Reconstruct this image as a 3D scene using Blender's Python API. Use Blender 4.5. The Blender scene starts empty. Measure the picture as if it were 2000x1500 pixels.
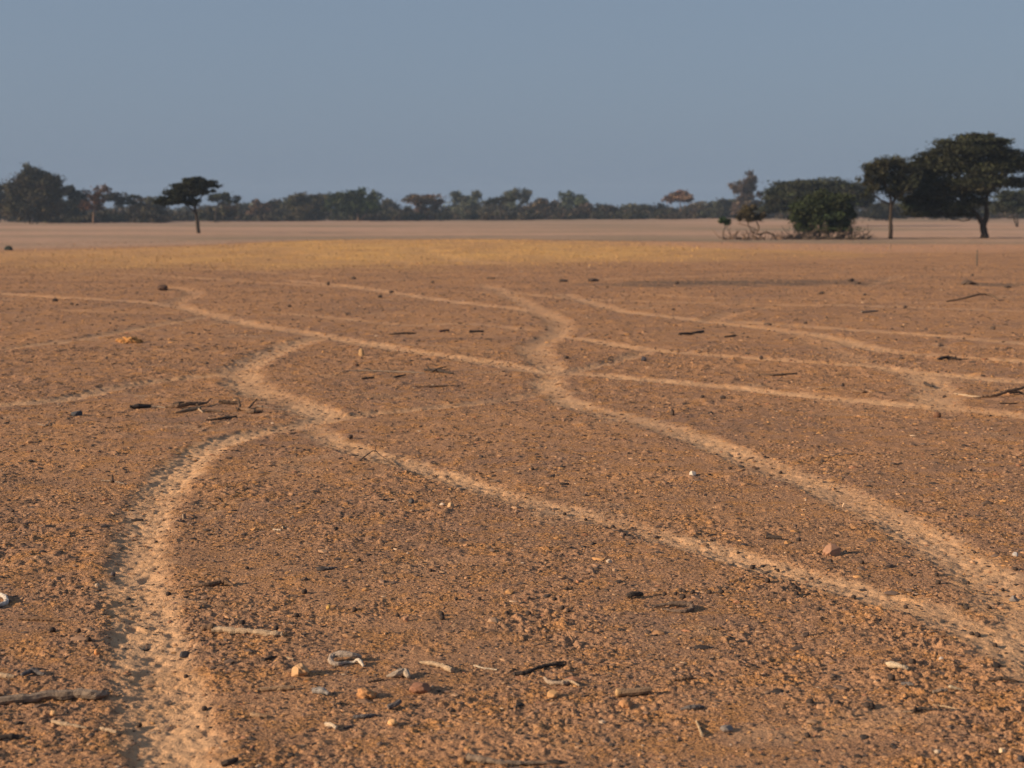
import bpy, math, random
import numpy as np
from mathutils import Vector

SC = bpy.context.scene
COL = SC.collection
R = math.radians

# ------------------------------------------------------------------ camera
F = 2778.0                      # focal length in pixels of the 2000 px wide photograph (50 mm on 36 mm)
CAMH = 1.5
HORIZON = 418.0                 # row of the true horizon
PITCH = math.atan((750.0 - HORIZON) / F)
cam_data = bpy.data.cameras.new('camera')
cam = bpy.data.objects.new('camera', cam_data)
COL.objects.link(cam)
cam_data.sensor_width = 36.0
cam_data.lens = 36.0 * F / 2000.0
cam_data.clip_start = 0.05
cam_data.clip_end = 6000.0
cam_data.dof.use_dof = True
cam_data.dof.focus_distance = 6.4
cam_data.dof.aperture_fstop = 3.7
cam.location = (0, 0, CAMH)
cam.rotation_euler = (R(90) - PITCH, 0, 0)
SC.camera = cam

# ------------------------------------------------------------------ sky, sun, exposure
SUN_EL, SUN_AZ = 19.0, 252.0      # azimuth clockwise from +Y (view direction): sun on the left, a little behind the camera
world = bpy.data.worlds.new('World')
SC.world = world
world.use_nodes = True
wn, wl = world.node_tree.nodes, world.node_tree.links
wn.clear()
sky = wn.new('ShaderNodeTexSky')
sky.sky_type = 'NISHITA'
sky.sun_disc = False
sky.sun_elevation = R(SUN_EL)
sky.sun_rotation = R(SUN_AZ)
sky.altitude = 0
sky.air_density = 1.0
sky.dust_density = 3.0
sky.ozone_density = 1.0
scale = wn.new('ShaderNodeMix'); scale.data_type = 'RGBA'; scale.blend_type = 'MIX'
# the dust-laden air evens the whole sky out to a flat grey blue
scale.inputs[0].default_value = 0.90
SKY_FLAT = (.79, 1.06, 1.47, 1)
scale.inputs[7].default_value = SKY_FLAT
bg = wn.new('ShaderNodeBackground'); bg.inputs[1].default_value = 0.10
wo = wn.new('ShaderNodeOutputWorld')
wl.new(sky.outputs[0], scale.inputs[6])
wl.new(scale.outputs[2], bg.inputs[0])
wl.new(bg.outputs[0], wo.inputs[0])

sl = bpy.data.lights.new('sun', 'SUN')
sl.energy = 2.95
sl.angle = R(3.5)
sl.color = (1.0, 0.77, 0.52)
sun = bpy.data.objects.new('sun', sl)
COL.objects.link(sun)
az, el = R(SUN_AZ), R(SUN_EL)
to_sun = Vector((math.sin(az) * math.cos(el), math.cos(az) * math.cos(el), math.sin(el)))
sun.rotation_euler = to_sun.to_track_quat('Z', 'Y').to_euler()
sun.location = (-30, -10, 20)

SC.view_settings.view_transform = 'Standard'
SC.view_settings.look = 'None'
SC.view_settings.exposure = 1.22
SC.view_settings.gamma = 1.0
SC.cycles.max_bounces = 6
SC.cycles.diffuse_bounces = 3
SC.cycles.volume_bounces = 0

# ------------------------------------------------------------------ noise
def _hash(ix, iy, seed):
    h = (ix.astype(np.int64) * 374761393 + iy.astype(np.int64) * 668265263 + seed * 974634777) & 0x7fffffff
    h = ((h ^ (h >> 13)) * 1274126177) & 0x7fffffff
    return (h ^ (h >> 16)) & 0xffff

def noise(x, y, seed=0):
    """gradient noise, about -1..1"""
    x = np.asarray(x, np.float64); y = np.asarray(y, np.float64)
    x0 = np.floor(x); y0 = np.floor(y)
    fx = (x - x0).astype(np.float32); fy = (y - y0).astype(np.float32)
    ix = x0.astype(np.int64); iy = y0.astype(np.int64)
    def g(dx, dy):
        a = _hash(ix + dx, iy + dy, seed).astype(np.float32) * np.float32(2 * math.pi / 65536)
        return np.cos(a) * (fx - dx) + np.sin(a) * (fy - dy)
    u = fx * fx * fx * (fx * (fx * 6 - 15) + 10); v = fy * fy * fy * (fy * (fy * 6 - 15) + 10)
    a = g(0, 0); b = g(1, 0); c = g(0, 1); d = g(1, 1)
    return ((a + (b - a) * u) * (1 - v) + (c + (d - c) * u) * v) * 1.5

def sstep(a, b, t):
    t = np.clip((t - a) / (b - a), 0, 1)
    return t * t * (3 - 2 * t)

# ------------------------------------------------------------------ the lie of the land
def base_z(x, y):
    """large forms: low ochre swell in the middle distance, ground rising far right, gentle waves"""
    x = np.asarray(x, np.float64); y = np.asarray(y, np.float64)
    z = 0.22 * np.exp(-((y - 69) / 15.0) ** 2) * np.exp(-((x + 4) / 13.0) ** 2)
    z = z + 0.65 * sstep(130, 340, y) * sstep(-70, 60, x - 0.05 * y)
    z = z + 0.010 * noise(x / 2.3, y / 2.3, 3) + 0.016 * noise(x / 6.0, y / 6.0, 4) * sstep(3, 12, y)
    z = z + 0.018 * noise(x / 1.4, y / 1.8, 6) * sstep(38, 50, y) * (1 - sstep(120, 160, y))
    z = z + 0.05 * noise(x / 23, y / 23, 5) * sstep(60, 110, y)
    return z

cp, sp = math.cos(PITCH), math.sin(PITCH)
def ray(px, py):
    u = (px - 1000.0) / F; v = (750.0 - py) / F
    return np.array([u, cp + v * sp, v * cp - sp])       # camera looks down +Y pitched by PITCH

def ground_points(P):
    P = np.asarray(P, np.float64)
    ts = np.geomspace(2.0, 900.0, 2500)
    out = np.zeros((len(P), 3))
    for i, (px, py) in enumerate(P):
        d = ray(px, py); d = d / d[1]
        X = d[0] * ts; Z = CAMH + d[2] * ts
        below = Z < base_z(X, ts)
        k = int(np.argmax(below)) if below.any() else len(ts) - 1
        t = ts[k]
        if k > 0:
            lo, hi = ts[k - 1], ts[k]
            for _ in range(18):
                m = 0.5 * (lo + hi)
                if CAMH + d[2] * m < float(base_z(d[0] * m, m)): hi = m
                else: lo = m
            t = hi
        out[i] = (d[0] * t, t, CAMH + d[2] * t)
    return out

def at_depth(px, py, Y):
    d = ray(px, py); d = d / d[1]
    return np.array([d[0] * Y, Y, CAMH + d[2] * Y])

def catmull(P, n):
    P = np.asarray(P, np.float64)
    if len(P) < 3:
        t = np.linspace(0, 1, n)[:, None]
        return P[0] * (1 - t) + P[-1] * t
    Q = np.vstack([2 * P[0] - P[1], P, 2 * P[-1] - P[-2]])
    s = np.linspace(0, len(P) - 1 - 1e-9, n)
    i = s.astype(int); t = (s - i)[:, None]
    a, b, c, d = Q[i], Q[i + 1], Q[i + 2], Q[i + 3]
    return 0.5 * (2 * b + (c - a) * t + (2 * a - 5 * b + 4 * c - d) * t ** 2 + (3 * b - a - 3 * c + d) * t ** 3)

# ------------------------------------------------------------------ trails worn by animals: centre lines read off the photograph, laid on the ground
# (points, width in metres, strength, groove depth)
TRAILS = [
 ([(345,1530),(328,1420),(305,1300),(280,1200),(265,1110),(280,1030),(322,950),(392,882),(470,852),(545,838),(602,828),(640,815)], .25, 1.0, .042),
 ([(640,815),(610,800),(560,781),(508,764),(476,745),(468,725),(490,706),(530,689),(580,670),(640,658)], .36, .95, .05),
 ([(-80,566),(0,573),(100,580),(200,585),(290,591),(350,600),(410,615),(480,632),(560,645),(640,658),(720,672),(800,685),(880,697),(960,708),(1040,722),(1078,728)], .34, .85, .05),
 ([(1078,728),(1150,731),(1250,740),(1400,754),(1550,770),(1700,785),(1850,797),(2000,813),(2150,830)], .26, .95, .045),
 ([(604,834),(660,866),(720,886),(800,908),(900,940),(1000,971),(1100,996),(1200,1021),(1300,1049),(1400,1077),(1500,1106),(1600,1132),(1700,1160),(1800,1190),(1900,1230),(2000,1290),(2120,1400)], .21, .9, .024),
 ([(1076,728),(1068,746),(1076,766),(1112,786),(1180,806),(1260,825),(1340,849),(1420,880),(1500,912),(1600,948),(1690,988),(1770,1028),(1850,1075),(1920,1125),(1970,1180),(2010,1240),(2060,1330)], .27, .9, .034),
 ([(560,548),(700,562),(800,577),(870,587),(960,598),(1030,606),(1078,620),(1094,638),(1082,656),(1048,672),(1042,684),(1060,706),(1077,728)], .36, .8, .05),
 ([(950,558),(985,573),(1010,585),(1040,601),(1070,615)], .36, .75, .03),
 ([(1086,657),(1150,665),(1250,681),(1350,690),(1450,698),(1550,705),(1700,715),(1760,724),(1880,735),(2000,746),(2150,757)], .30, .85, .045),
 ([(1758,722),(1800,738),(1825,758),(1824,780),(1850,798)], .36, .85, .03),
 ([(1266,682),(1222,699),(1150,717),(1080,730)], .24, .7, .05),
 ([(1100,575),(1200,605),(1300,618),(1400,630),(1500,642),(1600,656),(1690,678),(1760,689),(1850,696),(2000,706),(2150,716)], .34, .85, .045),
 ([(1440,628),(1600,640),(1750,650),(1900,662),(2000,671),(2150,682)], .34, .75, .04),
 ([(-120,697),(0,681),(80,672),(180,658),(260,643),(330,630),(405,618)], .30, .8, .05),
 ([(-120,800),(0,790),(100,782),(170,770),(240,755),(320,742),(400,735),(465,731)], .27, .8, .05),
 ([(660,815),(740,806),(800,800),(900,790),(1000,778),(1062,766)], .22, .65, .04),
 ([(352,600),(338,590),(368,580),(376,571),(345,562),(310,560)], .40, .5, .05),
 ([(1000,572),(1150,585),(1300,590),(1500,595),(1700,598),(2000,608),(2150,612)], .36, .6, .03),
 ([(-80,545),(200,535),(350,541),(500,551),(650,560),(760,566)], .36, .55, .03),
 ([(-80,618),(100,606),(300,612),(430,604)], .3, .3, .02),
 ([(540,612),(640,620),(720,628),(800,635),(900,632),(1040,645)], .30, .6, .03),
 ([(1480,1432),(1600,1428),(1700,1400),(1760,1390)], .16, .38, .012),
 ([(1680,560),(1720,548),(1760,538)], .4, .4, .05),
 ([(1380,628),(1430,610),(1500,600)], .36, .35, .05),
 ([(1250,575),(1400,582),(1560,583),(1750,590),(1900,592)], .34, .4, .03),
 ([(1180,545),(1350,540),(1500,533),(1700,530)], .5, .35, .03),
 ([(250,520),(450,527),(620,540)], .5, .35, .03),
 ([(1560,655),(1640,690),(1700,712)], .3, .35, .02),
 ([(820,480),(850,495),(900,508),(960,514)], .9, .8, .03),
 ([(560,492),(680,505),(800,512)], .7, .7, .03),
]
SEGS = []
for pts, w, strength, depth in TRAILS:
    G = ground_points(pts)
    n = max(8, int(len(pts) * 5))
    C = catmull(G[:, :2], n)
    for a, b in zip(C[:-1], C[1:]):
        SEGS.append((a[0], a[1], b[0], b[1], w * 0.5, strength, depth))

def trail_fields(x, y):
    """x, y sorted by y; returns mask (0..1) and groove depth"""
    mask = np.zeros(len(x), np.float32); dep = np.zeros(len(x), np.float32); berm = np.zeros(len(x), np.float32)
    wob = 0.30 * noise(x / 0.16, y / 0.16, 21) + 0.20 * noise(x / 0.5, y / 0.5, 22) + 0.20 * noise(x / 0.05, y / 0.05, 23)
    for ax, ay, bx, by, hw, st, dp in SEGS:
        m = hw * 2.4
        i0 = np.searchsorted(y, min(ay, by) - m); i1 = np.searchsorted(y, max(ay, by) + m)
        if i1 <= i0: continue
        xs = x[i0:i1]
        sel = np.nonzero((xs > min(ax, bx) - m) & (xs < max(ax, bx) + m))[0]
        if len(sel) == 0: continue
        sel = sel + i0
        X = x[sel]; Y = y[sel]
        dx, dy = bx - ax, by - ay
        t = np.clip(((X - ax) * dx + (Y - ay) * dy) / (dx * dx + dy * dy + 1e-12), 0, 1)
        d = np.hypot(X - ax - t * dx, Y - ay - t * dy) / hw
        brk = np.clip(.86 + .45 * noise(X / .55, Y / .8, 24), .35, 1) * (1 - .34 * sstep(9, 22, Y))
        mask[sel] = np.maximum(mask[sel], st * brk * (1 - sstep(0.60, 1.42, d + wob[sel] * 1.1)))
        dep[sel] = np.maximum(dep[sel], dp * (1 - sstep(0.10, 1.50, d + wob[sel] * 0.7)))
        berm[sel] = np.maximum(berm[sel], dp * 0.22 * np.exp(-((d - 1.45) / 0.35) ** 2))
    return mask, dep, berm

def full_z(x, y, cell=None):
    """all relief for points sorted by y"""
    if cell is None: cell = np.full(len(x), 0.004)
    mask, dep, berm = trail_fields(x, y)
    z = base_z(x, y)
    def fade(l): return np.clip(l / (cell * 2.2) - 0.6, 0, 1)
    rough = (1 - 0.80 * mask) * np.clip(0.72 + 0.65 * noise(x / 0.9, y / 0.9, 30) + 0.6 * noise(x / 0.33, y / 0.33, 29), 0.12, 1.5)
    z = z - dep * 0.46 + berm * 0.3 * (1 - mask)
    # crumbly clods: billowed noise over several sizes
    def clod(l, seed):
        n = noise(x / (l * 1.55) + 0.35 * noise(x / l * 0.6, y / l * 0.7, seed + 7), y / l, seed)
        return np.abs(n) * 1.2 + np.clip(n, 0, 1)
    z = z + (0.0085 * noise(x / 0.28, y / 0.28, 31) + 0.022 * np.clip(noise(x / 0.15, y / 0.15, 35) - .1, 0, 1) * sstep(6, 14, y)) * rough
    z = z + (0.0056 + 0.006 * sstep(8, 16, y)) * (clod(0.075, 32) - 0.5) * rough * fade(0.075)
    z = z + 0.0066 * (clod(0.034, 33) - 0.5) * rough * fade(0.034)
    z = z + 0.0062 * (clod(0.016, 34) - 0.5) * rough * fade(0.016)
    # hoof dents and soft ripples in the dust of the trails
    dent = noise(x / 0.062, y / 0.062, 40)
    z = z - mask * (0.015 * np.clip(dent - 0.02, 0, 1) - 0.008 * noise(x / 0.2, y / 0.2, 41)) * fade(0.085)
    z = z - mask * 0.010 * np.clip(noise(x / 0.038, y / 0.038, 42), 0, 1) * fade(0.038)
    return z, mask

def new_mesh(name, V, faces=None, quads=None, smooth=True, mat=None, parent=None, link=True):
    me = bpy.data.meshes.new(name)
    V = np.asarray(V, np.float32)
    me.vertices.add(len(V)); me.vertices.foreach_set('co', V.ravel())
    Q = np.asarray(quads if quads is not None else faces, np.int32)
    k = Q.shape[1]
    me.loops.add(Q.size); me.loops.foreach_set('vertex_index', Q.ravel())
    me.polygons.add(len(Q)); me.polygons.foreach_set('loop_start', np.arange(0, Q.size, k, dtype=np.int32))
    me.polygons.foreach_set('use_smooth', np.full(len(Q), smooth, bool))
    me.update(calc_edges=True)
    if mat: me.materials.append(mat)
    ob = bpy.data.objects.new(name, me)
    if link: COL.objects.link(ob)
    if parent: ob.parent = parent
    return ob

def tag(o, label=None, cat=None, group=None, kind=None):
    if label: o['label'] = label
    if cat: o['category'] = cat
    if group: o['group'] = group
    if kind: o['kind'] = kind
    return o

# ------------------------------------------------------------------ materials
def material(name):
    m = bpy.data.materials.new(name); m.use_nodes = True
    n = m.node_tree.nodes; b = n['Principled BSDF']
    b.inputs['Roughness'].default_value = 0.95
    b.inputs['Specular IOR Level'].default_value = 0.12
    return m, n, m.node_tree.links, b

def mixc(n, l, fac, a, b, blend='MIX'):
    m = n.new('ShaderNodeMix'); m.data_type = 'RGBA'; m.blend_type = blend
    for i, v in ((0, fac), (6, a), (7, b)):
        if isinstance(v, bpy.types.NodeSocket): l.new(v, m.inputs[i])
        elif isinstance(v, tuple): m.inputs[i].default_value = (*v, 1) if len(v) == 3 else v
        else: m.inputs[i].default_value = v
    return m.outputs[2]

def ntex(n, l, vec, scale, detail=4, rough=0.6, dist=0.0):
    t = n.new('ShaderNodeTexNoise'); t.inputs['Scale'].default_value = scale
    t.inputs['Detail'].default_value = detail; t.inputs['Roughness'].default_value = rough
    t.inputs['Distortion'].default_value = dist
    l.new(vec, t.inputs['Vector']); return t.outputs[0]

def mrange(n, l, v, a, b, lo=0.0, hi=1.0):
    t = n.new('ShaderNodeMapRange'); t.interpolation_type = 'SMOOTHSTEP'
    l.new(v, t.inputs[0])
    t.inputs[1].default_value = a; t.inputs[2].default_value = b
    t.inputs[3].default_value = lo; t.inputs[4].default_value = hi
    return t.outputs[0]

def math_n(n, l, op, a, b):
    t = n.new('ShaderNodeMath'); t.operation = op
    for i, v in enumerate((a, b)):
        if isinstance(v, bpy.types.NodeSocket): l.new(v, t.inputs[i])
        else: t.inputs[i].default_value = v
    return t.outputs[0]

def attr(n, name):
    t = n.new('ShaderNodeAttribute'); t.attribute_name = name; return t

def ground_material():
    m, n, l, b = material('dry_gravelly_earth')
    tc = n.new('ShaderNodeTexCoord'); P = tc.outputs['Object']
    BROWN, DULL, OCHRE, DARK, PALE = (.465, .254, .138), (.325, .190, .124), (.53, .258, .094), (.055, .043, .040), (.60, .375, .222)
    big = ntex(n, l, P, 0.55, 5, 0.62)
    mid = ntex(n, l, P, 5.0, 5, 0.68)
    small = ntex(n, l, P, 34.0, 4, 0.7)
    fine = ntex(n, l, P, 120.0, 3, 0.7)
    c = mixc(n, l, mrange(n, l, big, .38, .64), BROWN, DULL)
    c = mixc(n, l, mrange(n, l, mid, .45, .63, 0, .75), c, OCHRE)
    dust = ntex(n, l, P, 1.15, 6, 0.72, .6)
    c = mixc(n, l, mrange(n, l, dust, .55, .70, 0, .75), c, (.49, .31, .19))
    c = mixc(n, l, mrange(n, l, dust, .45, .32, 0, .60), c, (.245, .150, .100))
    c = mixc(n, l, mrange(n, l, small, .50, .66, 0, .55), c, DULL)
    c = mixc(n, l, mrange(n, l, small, .44, .30, 0, .60), c, (.52, .33, .195))
    # dark crumbs of bark, droppings and grit, with shade of hollows painted in
    crumbs = math_n(n, l, 'MULTIPLY', mrange(n, l, fine, .48, .57), mrange(n, l, mid, .30, .60, .35, 1))
    tr = attr(n, 'trail').outputs['Fac']
    notrail = math_n(n, l, 'SUBTRACT', 1.0, math_n(n, l, 'MULTIPLY', tr, 0.85))
    c = mixc(n, l, math_n(n, l, 'MULTIPLY', math_n(n, l, 'MULTIPLY', crumbs, notrail), 0.72), c, DARK)
    # litter seen as streaks in the middle distance
    lit = ntex(n, l, P, 2.1, 6, 0.75)
    c = mixc(n, l, math_n(n, l, 'MULTIPLY', mrange(n, l, lit, .54, .68, 0, .62), notrail), c, (.16, .105, .075))
    pale = mixc(n, l, mrange(n, l, small, .35, .65), PALE, (.56, .355, .21))
    c = mixc(n, l, math_n(n, l, 'MULTIPLY', tr, .80), c, pale)
    # middle-distance ochre swell, pinkish far pan, ashy patch
    sw = ntex(n, l, P, 0.35, 6, 0.7)
    och = mixc(n, l, mrange(n, l, sw, .35, .65), (.57, .330, .125), (.47, .275, .125))
    c = mixc(n, l, attr(n, 'ochre').outputs['Fac'], c, och)
    pk = mixc(n, l, mrange(n, l, sw, .35, .65), (.46, .25, .155), (.43, .25, .155))
    c = mixc(n, l, attr(n, 'pink').outputs['Fac'], c, pk)
    mp = n.new('ShaderNodeMapping'); mp.inputs['Scale'].default_value = (.011, .020, 1); l.new(P, mp.inputs[0])
    band = ntex(n, l, mp.outputs[0], 1.0, 5, 0.6)
    far = mixc(n, l, mrange(n, l, band, .42, .62), (.43, .275, .195), (.24, .185, .128))
    far = mixc(n, l, mrange(n, l, sw, .52, .70, 0, .6), far, (.22, .155, .11))
    c = mixc(n, l, attr(n, 'far').outputs['Fac'], c, far)
    c = mixc(n, l, math_n(n, l, 'MULTIPLY', attr(n, 'ash').outputs['Fac'], mrange(n, l, lit, .30, .55, .4, 1)), c, (.115, .09, .075))
    l.new(c, b.inputs['Base Color'])
    bp = n.new('ShaderNodeBump'); bp.inputs['Strength'].default_value = 1.0; bp.inputs['Distance'].default_value = .009
    hh = math_n(n, l, 'ADD', ntex(n, l, P, 70.0, 4, 0.75), math_n(n, l, 'MULTIPLY', fine, 0.5))
    l.new(hh, bp.inputs['Height']); l.new(bp.outputs[0], b.inputs['Normal'])
    b.inputs['Specular IOR Level'].default_value = 0.05
    return m

# ------------------------------------------------------------------ ground sheet, finest near the camera
def build_ground():
    uc = np.concatenate([np.linspace(-1.35, -0.47, 45)[:-1], np.linspace(-0.47, -0.385, 60)[:-1], np.linspace(-0.385, 0.385, 1080), np.linspace(0.385, 0.47, 60)[1:], np.linspace(0.47, 1.35, 45)[1:]])
    ys = [0.3]
    while ys[-1] < 1200:
        y = ys[-1]
        s = 0.02 if y < 3.2 else 0.0010 if y < 9 else 0.0017 if y < 18 else 0.0034 if y < 60 else 0.008 if y < 130 else 0.03
        ys.append(y * (1 + s))
    ys = np.array(ys); ny, nx = len(ys), len(uc)
    wid = np.where(ys < 3.2, 3.2, ys)                     # keep the near rows wide
    X = (wid[:, None] * uc[None, :]).ravel(); Y = np.repeat(ys, nx)
    dy = np.gradient(ys); cell = np.repeat(np.maximum(dy, wid * 0.00072), nx)
    du = np.gradient(uc); cell = np.maximum(cell, (wid[:, None] * du[None, :]).ravel())
    Z, mask = full_z(X, Y, cell)
    V = np.stack([X, Y, Z], 1)
    i = np.arange(ny - 1)[:, None] * nx + np.arange(nx - 1)[None, :]
    Q = np.stack([i, i + 1, i + nx + 1, i + nx], -1).reshape(-1, 4)
    ob = new_mesh('ground', V, quads=Q, mat=ground_material())
    U = X / np.maximum(Y, .3)
    px = 1000 + U * F
    wob = 3.0 * noise(X / 9, Y / 9, 60) + 1.5 * noise(X / 2.5, Y / 2.5, 61)
    Yb = np.interp(px, [-600, 0, 400, 600, 1000, 1300, 1700, 2000, 2600], [54, 57, 62, 72, 74, 70, 66, 66, 66])
    Ya = np.interp(px, [-600, 0, 400, 900, 1150, 1350, 1600, 2000, 2600], [44, 42, 41, 43, 44, 48, 54, 60, 62])
    och = sstep(-8, 6, Y + wob * 2.2 - Ya) * (1 - sstep(-1.5, 1.5, Y + wob * 0.3 - Yb))
    och *= np.interp(px, [-600, 0, 300, 600, 1200, 1450, 1750, 2000], [.55, .65, .8, 1, 1, .75, .3, .12]) * np.clip(.85 + .5 * noise(X / 3.5, Y / 7, 62), .3, 1)
    pink = sstep(-2, 3, Y + wob - (Yb - 9)) * (1 - sstep(-4, 8, Y + wob - (Yb + 14))) * np.interp(px, [0, 600, 1150, 1350, 2000], [.3, 0, .2, .9, .9])
    farm = sstep(-1, 6, Y + wob * .5 - Yb)
    farm = np.maximum(farm - pink * (1 - sstep(0, 10, Y - Yb)), 0)
    # scattered ash and charcoal on the plain
    g = ground_points([(1265, 556), (1400, 552), (1560, 552), (1480, 551), (1950, 556)])
    ash = np.zeros(len(X))
    for (gx, gy, _), rx, ry, s in zip(g, (1.4, 2.2, 2.4, 3.2, .9), (1.2, 1.5, 1.3, 1.7, .9), (.7, .85, .7, .6, .8)):
        d = np.hypot((X - gx) / rx, (Y - gy) / ry) + .5 * noise(X / .8, Y / .8, 63)
        ash = np.maximum(ash, s * (1 - sstep(.4, 1.2, d)))
    for nm, v in (('trail', mask), ('ochre', och), ('pink', pink), ('far', farm), ('ash', ash)):
        a = ob.data.attributes.new(nm, 'FLOAT', 'POINT'); a.data.foreach_set('value', np.asarray(v, np.float32))
    tag(ob, kind='structure')
    return ob
ground = build_ground()

def full_z_any(x, y):
    x = np.atleast_1d(np.asarray(x, float)); y = np.atleast_1d(np.asarray(y, float))
    o = np.argsort(y); z = np.empty(len(x)); mk = np.empty(len(x))
    zz, mm = full_z(x[o], y[o], np.maximum(.004, y[o] * .0022))
    z[o] = zz; mk[o] = mm
    return z, mk

# ------------------------------------------------------------------ loose gravel and crumbs: uncountable, one object
def ico():
    t = (1 + 5 ** .5) / 2
    v = np.array([(-1, t, 0), (1, t, 0), (-1, -t, 0), (1, -t, 0), (0, -1, t), (0, 1, t), (0, -1, -t), (0, 1, -t), (t, 0, -1), (t, 0, 1), (-t, 0, -1), (-t, 0, 1)]) / math.hypot(1, t)
    f = np.array([(0, 11, 5), (0, 5, 1), (0, 1, 7), (0, 7, 10), (0, 10, 11), (1, 5, 9), (5, 11, 4), (11, 10, 2), (10, 7, 6), (7, 1, 8), (3, 9, 4), (3, 4, 2), (3, 2, 6), (3, 6, 8), (3, 8, 9), (4, 9, 5), (2, 4, 11), (6, 2, 10), (8, 6, 7), (9, 8, 1)])
    return v, f

def vcol_material(name, rough=.95, noise_amt=.35, scale=60):
    m, n, l, b = material(name)
    tc = n.new('ShaderNodeTexCoord')
    k = ntex(n, l, tc.outputs['Object'], scale, 3, .65)
    c = mixc(n, l, 1.0, attr(n, 'tint').outputs['Color'], mixc(n, l, k, (1 - noise_amt,) * 3, (1 + noise_amt,) * 3), 'MULTIPLY')
    l.new(c, b.inputs['Base Color']); b.inputs['Roughness'].default_value = rough
    return m

def build_gravel():
    rng = np.random.default_rng(11)
    xs, ys, ss, cols = [], [], [], []
    pal = np.array([(.36, .205, .115), (.42, .225, .10), (.27, .165, .11), (.39, .24, .145), (.13, .09, .07), (.055, .045, .042), (.50, .36, .25), (.30, .15, .09)])
    def scatter(n, y0, y1, s0, s1, p, spread=.40):
        y = np.sqrt(rng.uniform(y0 ** 2, y1 ** 2, n)); x = rng.uniform(-spread, spread, n) * y
        keep = noise(x / .7, y / .7, 71) + .5 * noise(x / .2, y / .2, 72) > rng.uniform(-1.2, .9, n)
        x, y = x[keep], y[keep]
        s = s0 * (s1 / s0) ** (rng.random(len(x)) ** 2.2)
        xs.append(x); ys.append(y); ss.append(s); cols.append(pal[rng.choice(len(pal), len(x), p=p)])
    P1 = [.27, .08, .19, .06, .23, .135, .004, .031]
    scatter(130000, 3.2, 8, .0020, .008, P1)
    scatter(3600, 3.2, 9, .006, .020, P1)
    scatter(75000, 8, 16, .0045, .013, P1)
    scatter(3500, 9, 30, .009, .024, [.2, .14, .16, .10, .22, .14, .01, .03])
    scatter(9000, 40, 78, .014, .035, [.2, .14, .16, .12, .22, .12, .01, .03])
    scatter(56000, 14, 42, .008, .024, [.19, .10, .15, .06, .29, .175, .005, .03])
    x = np.concatenate(xs); y = np.concatenate(ys); s = np.concatenate(ss); c = np.concatenate(cols)
    z, mk = full_z_any(x, y)
    keep = rng.random(len(x)) > mk * .72
    x, y, z, s, c = x[keep], y[keep], z[keep], s[keep], c[keep]
    iv, fc = ico(); n = len(x)
    V = iv[None] * rng.uniform(.62, 1.25, (n, 12, 1))
    sc = np.stack([rng.uniform(.8, 1.9, n), rng.uniform(.7, 1.3, n), rng.uniform(.30, .72, n)], 1)
    V = V * sc[:, None, :]
    dk = (c.sum(1) < .32) & (rng.random(n) < .6)            # flakes of bark and dry leaf
    sc[dk] *= np.array([1.9, .8, .55])
    a = np.where(rng.random(n) < .65, rng.normal(0, .45, n), rng.uniform(0, 6.283, n)); ca, sa = np.cos(a)[:, None], np.sin(a)[:, None]
    V = np.stack([V[..., 0] * ca - V[..., 1] * sa, V[..., 0] * sa + V[..., 1] * ca, V[..., 2]], -1) * s[:, None, None]
    V = V + np.stack([x, y, z + s * .10], 1)[:, None, :]
    Fc = (fc[None] + (np.arange(n) * 12)[:, None, None]).reshape(-1, 3)
    ob = new_mesh('gravel', V.reshape(-1, 3), faces=Fc, smooth=False, mat=vcol_material('gravel_mix', .95, .3, 150))
    c = c * rng.uniform(.75, 1.2, (n, 1))
    at = ob.data.attributes.new('tint', 'FLOAT_COLOR', 'POINT')
    at.data.foreach_set('color', np.repeat(np.concatenate([c, np.ones((n, 1))], 1), 12, axis=0).astype(np.float32).ravel())
    tag(ob, 'loose brown gravel and crumbs strewn over the dry earth', 'gravel', kind='stuff')
build_gravel()

def build_stubble():
    rng = np.random.default_rng(31)
    n = 60000
    Y = rng.uniform(39, 76, n); px = rng.uniform(-350, 2350, n); X = (px - 1000) / F * Y
    Yb = np.interp(px, [-600, 0, 400, 600, 1000, 1300, 1700, 2000, 2600], [54, 57, 62, 72, 74, 70, 66, 66, 66])
    Ya = np.interp(px, [-600, 0, 400, 900, 1150, 1350, 1600, 2000, 2600], [44, 42, 41, 43, 44, 48, 54, 60, 62])
    w = sstep(-7, 5, Y - Ya) * (1 - sstep(-1.5, 1, Y - Yb)) * np.interp(px, [-400, 0, 600, 1200, 1450, 1750, 2000], [.5, .6, 1, 1, .7, .2, .05])
    w *= np.clip(.35 + .8 * noise(X / 1.6, Y / 2.6, 81), 0.03, 1)
    k = rng.random(n) < w; X, Y = X[k], Y[k]; n = len(X)
    z, mk = full_z_any(X, Y)
    a = rng.uniform(0, 6.283, n); h = rng.uniform(.02, .085, n); b = rng.uniform(.006, .016, n)
    lean = rng.normal(0, .035, (n, 2))
    V = np.stack([np.stack([X - np.cos(a) * b, Y - np.sin(a) * b, z - .01], 1), np.stack([X + np.cos(a) * b, Y + np.sin(a) * b, z - .01], 1), np.stack([X + lean[:, 0], Y + lean[:, 1], z + h], 1)], 1).reshape(-1, 3)
    ob = new_mesh('dry_grass', V, faces=np.arange(3 * n).reshape(-1, 3), smooth=False, mat=vcol_material('straw', .9, .2, 4))
    t = np.array([(.58, .35, .125), (.50, .30, .12), (.42, .25, .10)])[rng.integers(0, 3, n)] * rng.uniform(.8, 1.15, (n, 1))
    at = ob.data.attributes.new('tint', 'FLOAT_COLOR', 'POINT')
    at.data.foreach_set('color', np.repeat(np.concatenate([t, np.ones((n, 1))], 1), 3, axis=0).astype(np.float32).ravel())
    tag(ob, 'short straw-coloured grass stubble on the low ochre swell', 'dry grass', kind='stuff')
build_stubble()

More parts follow.
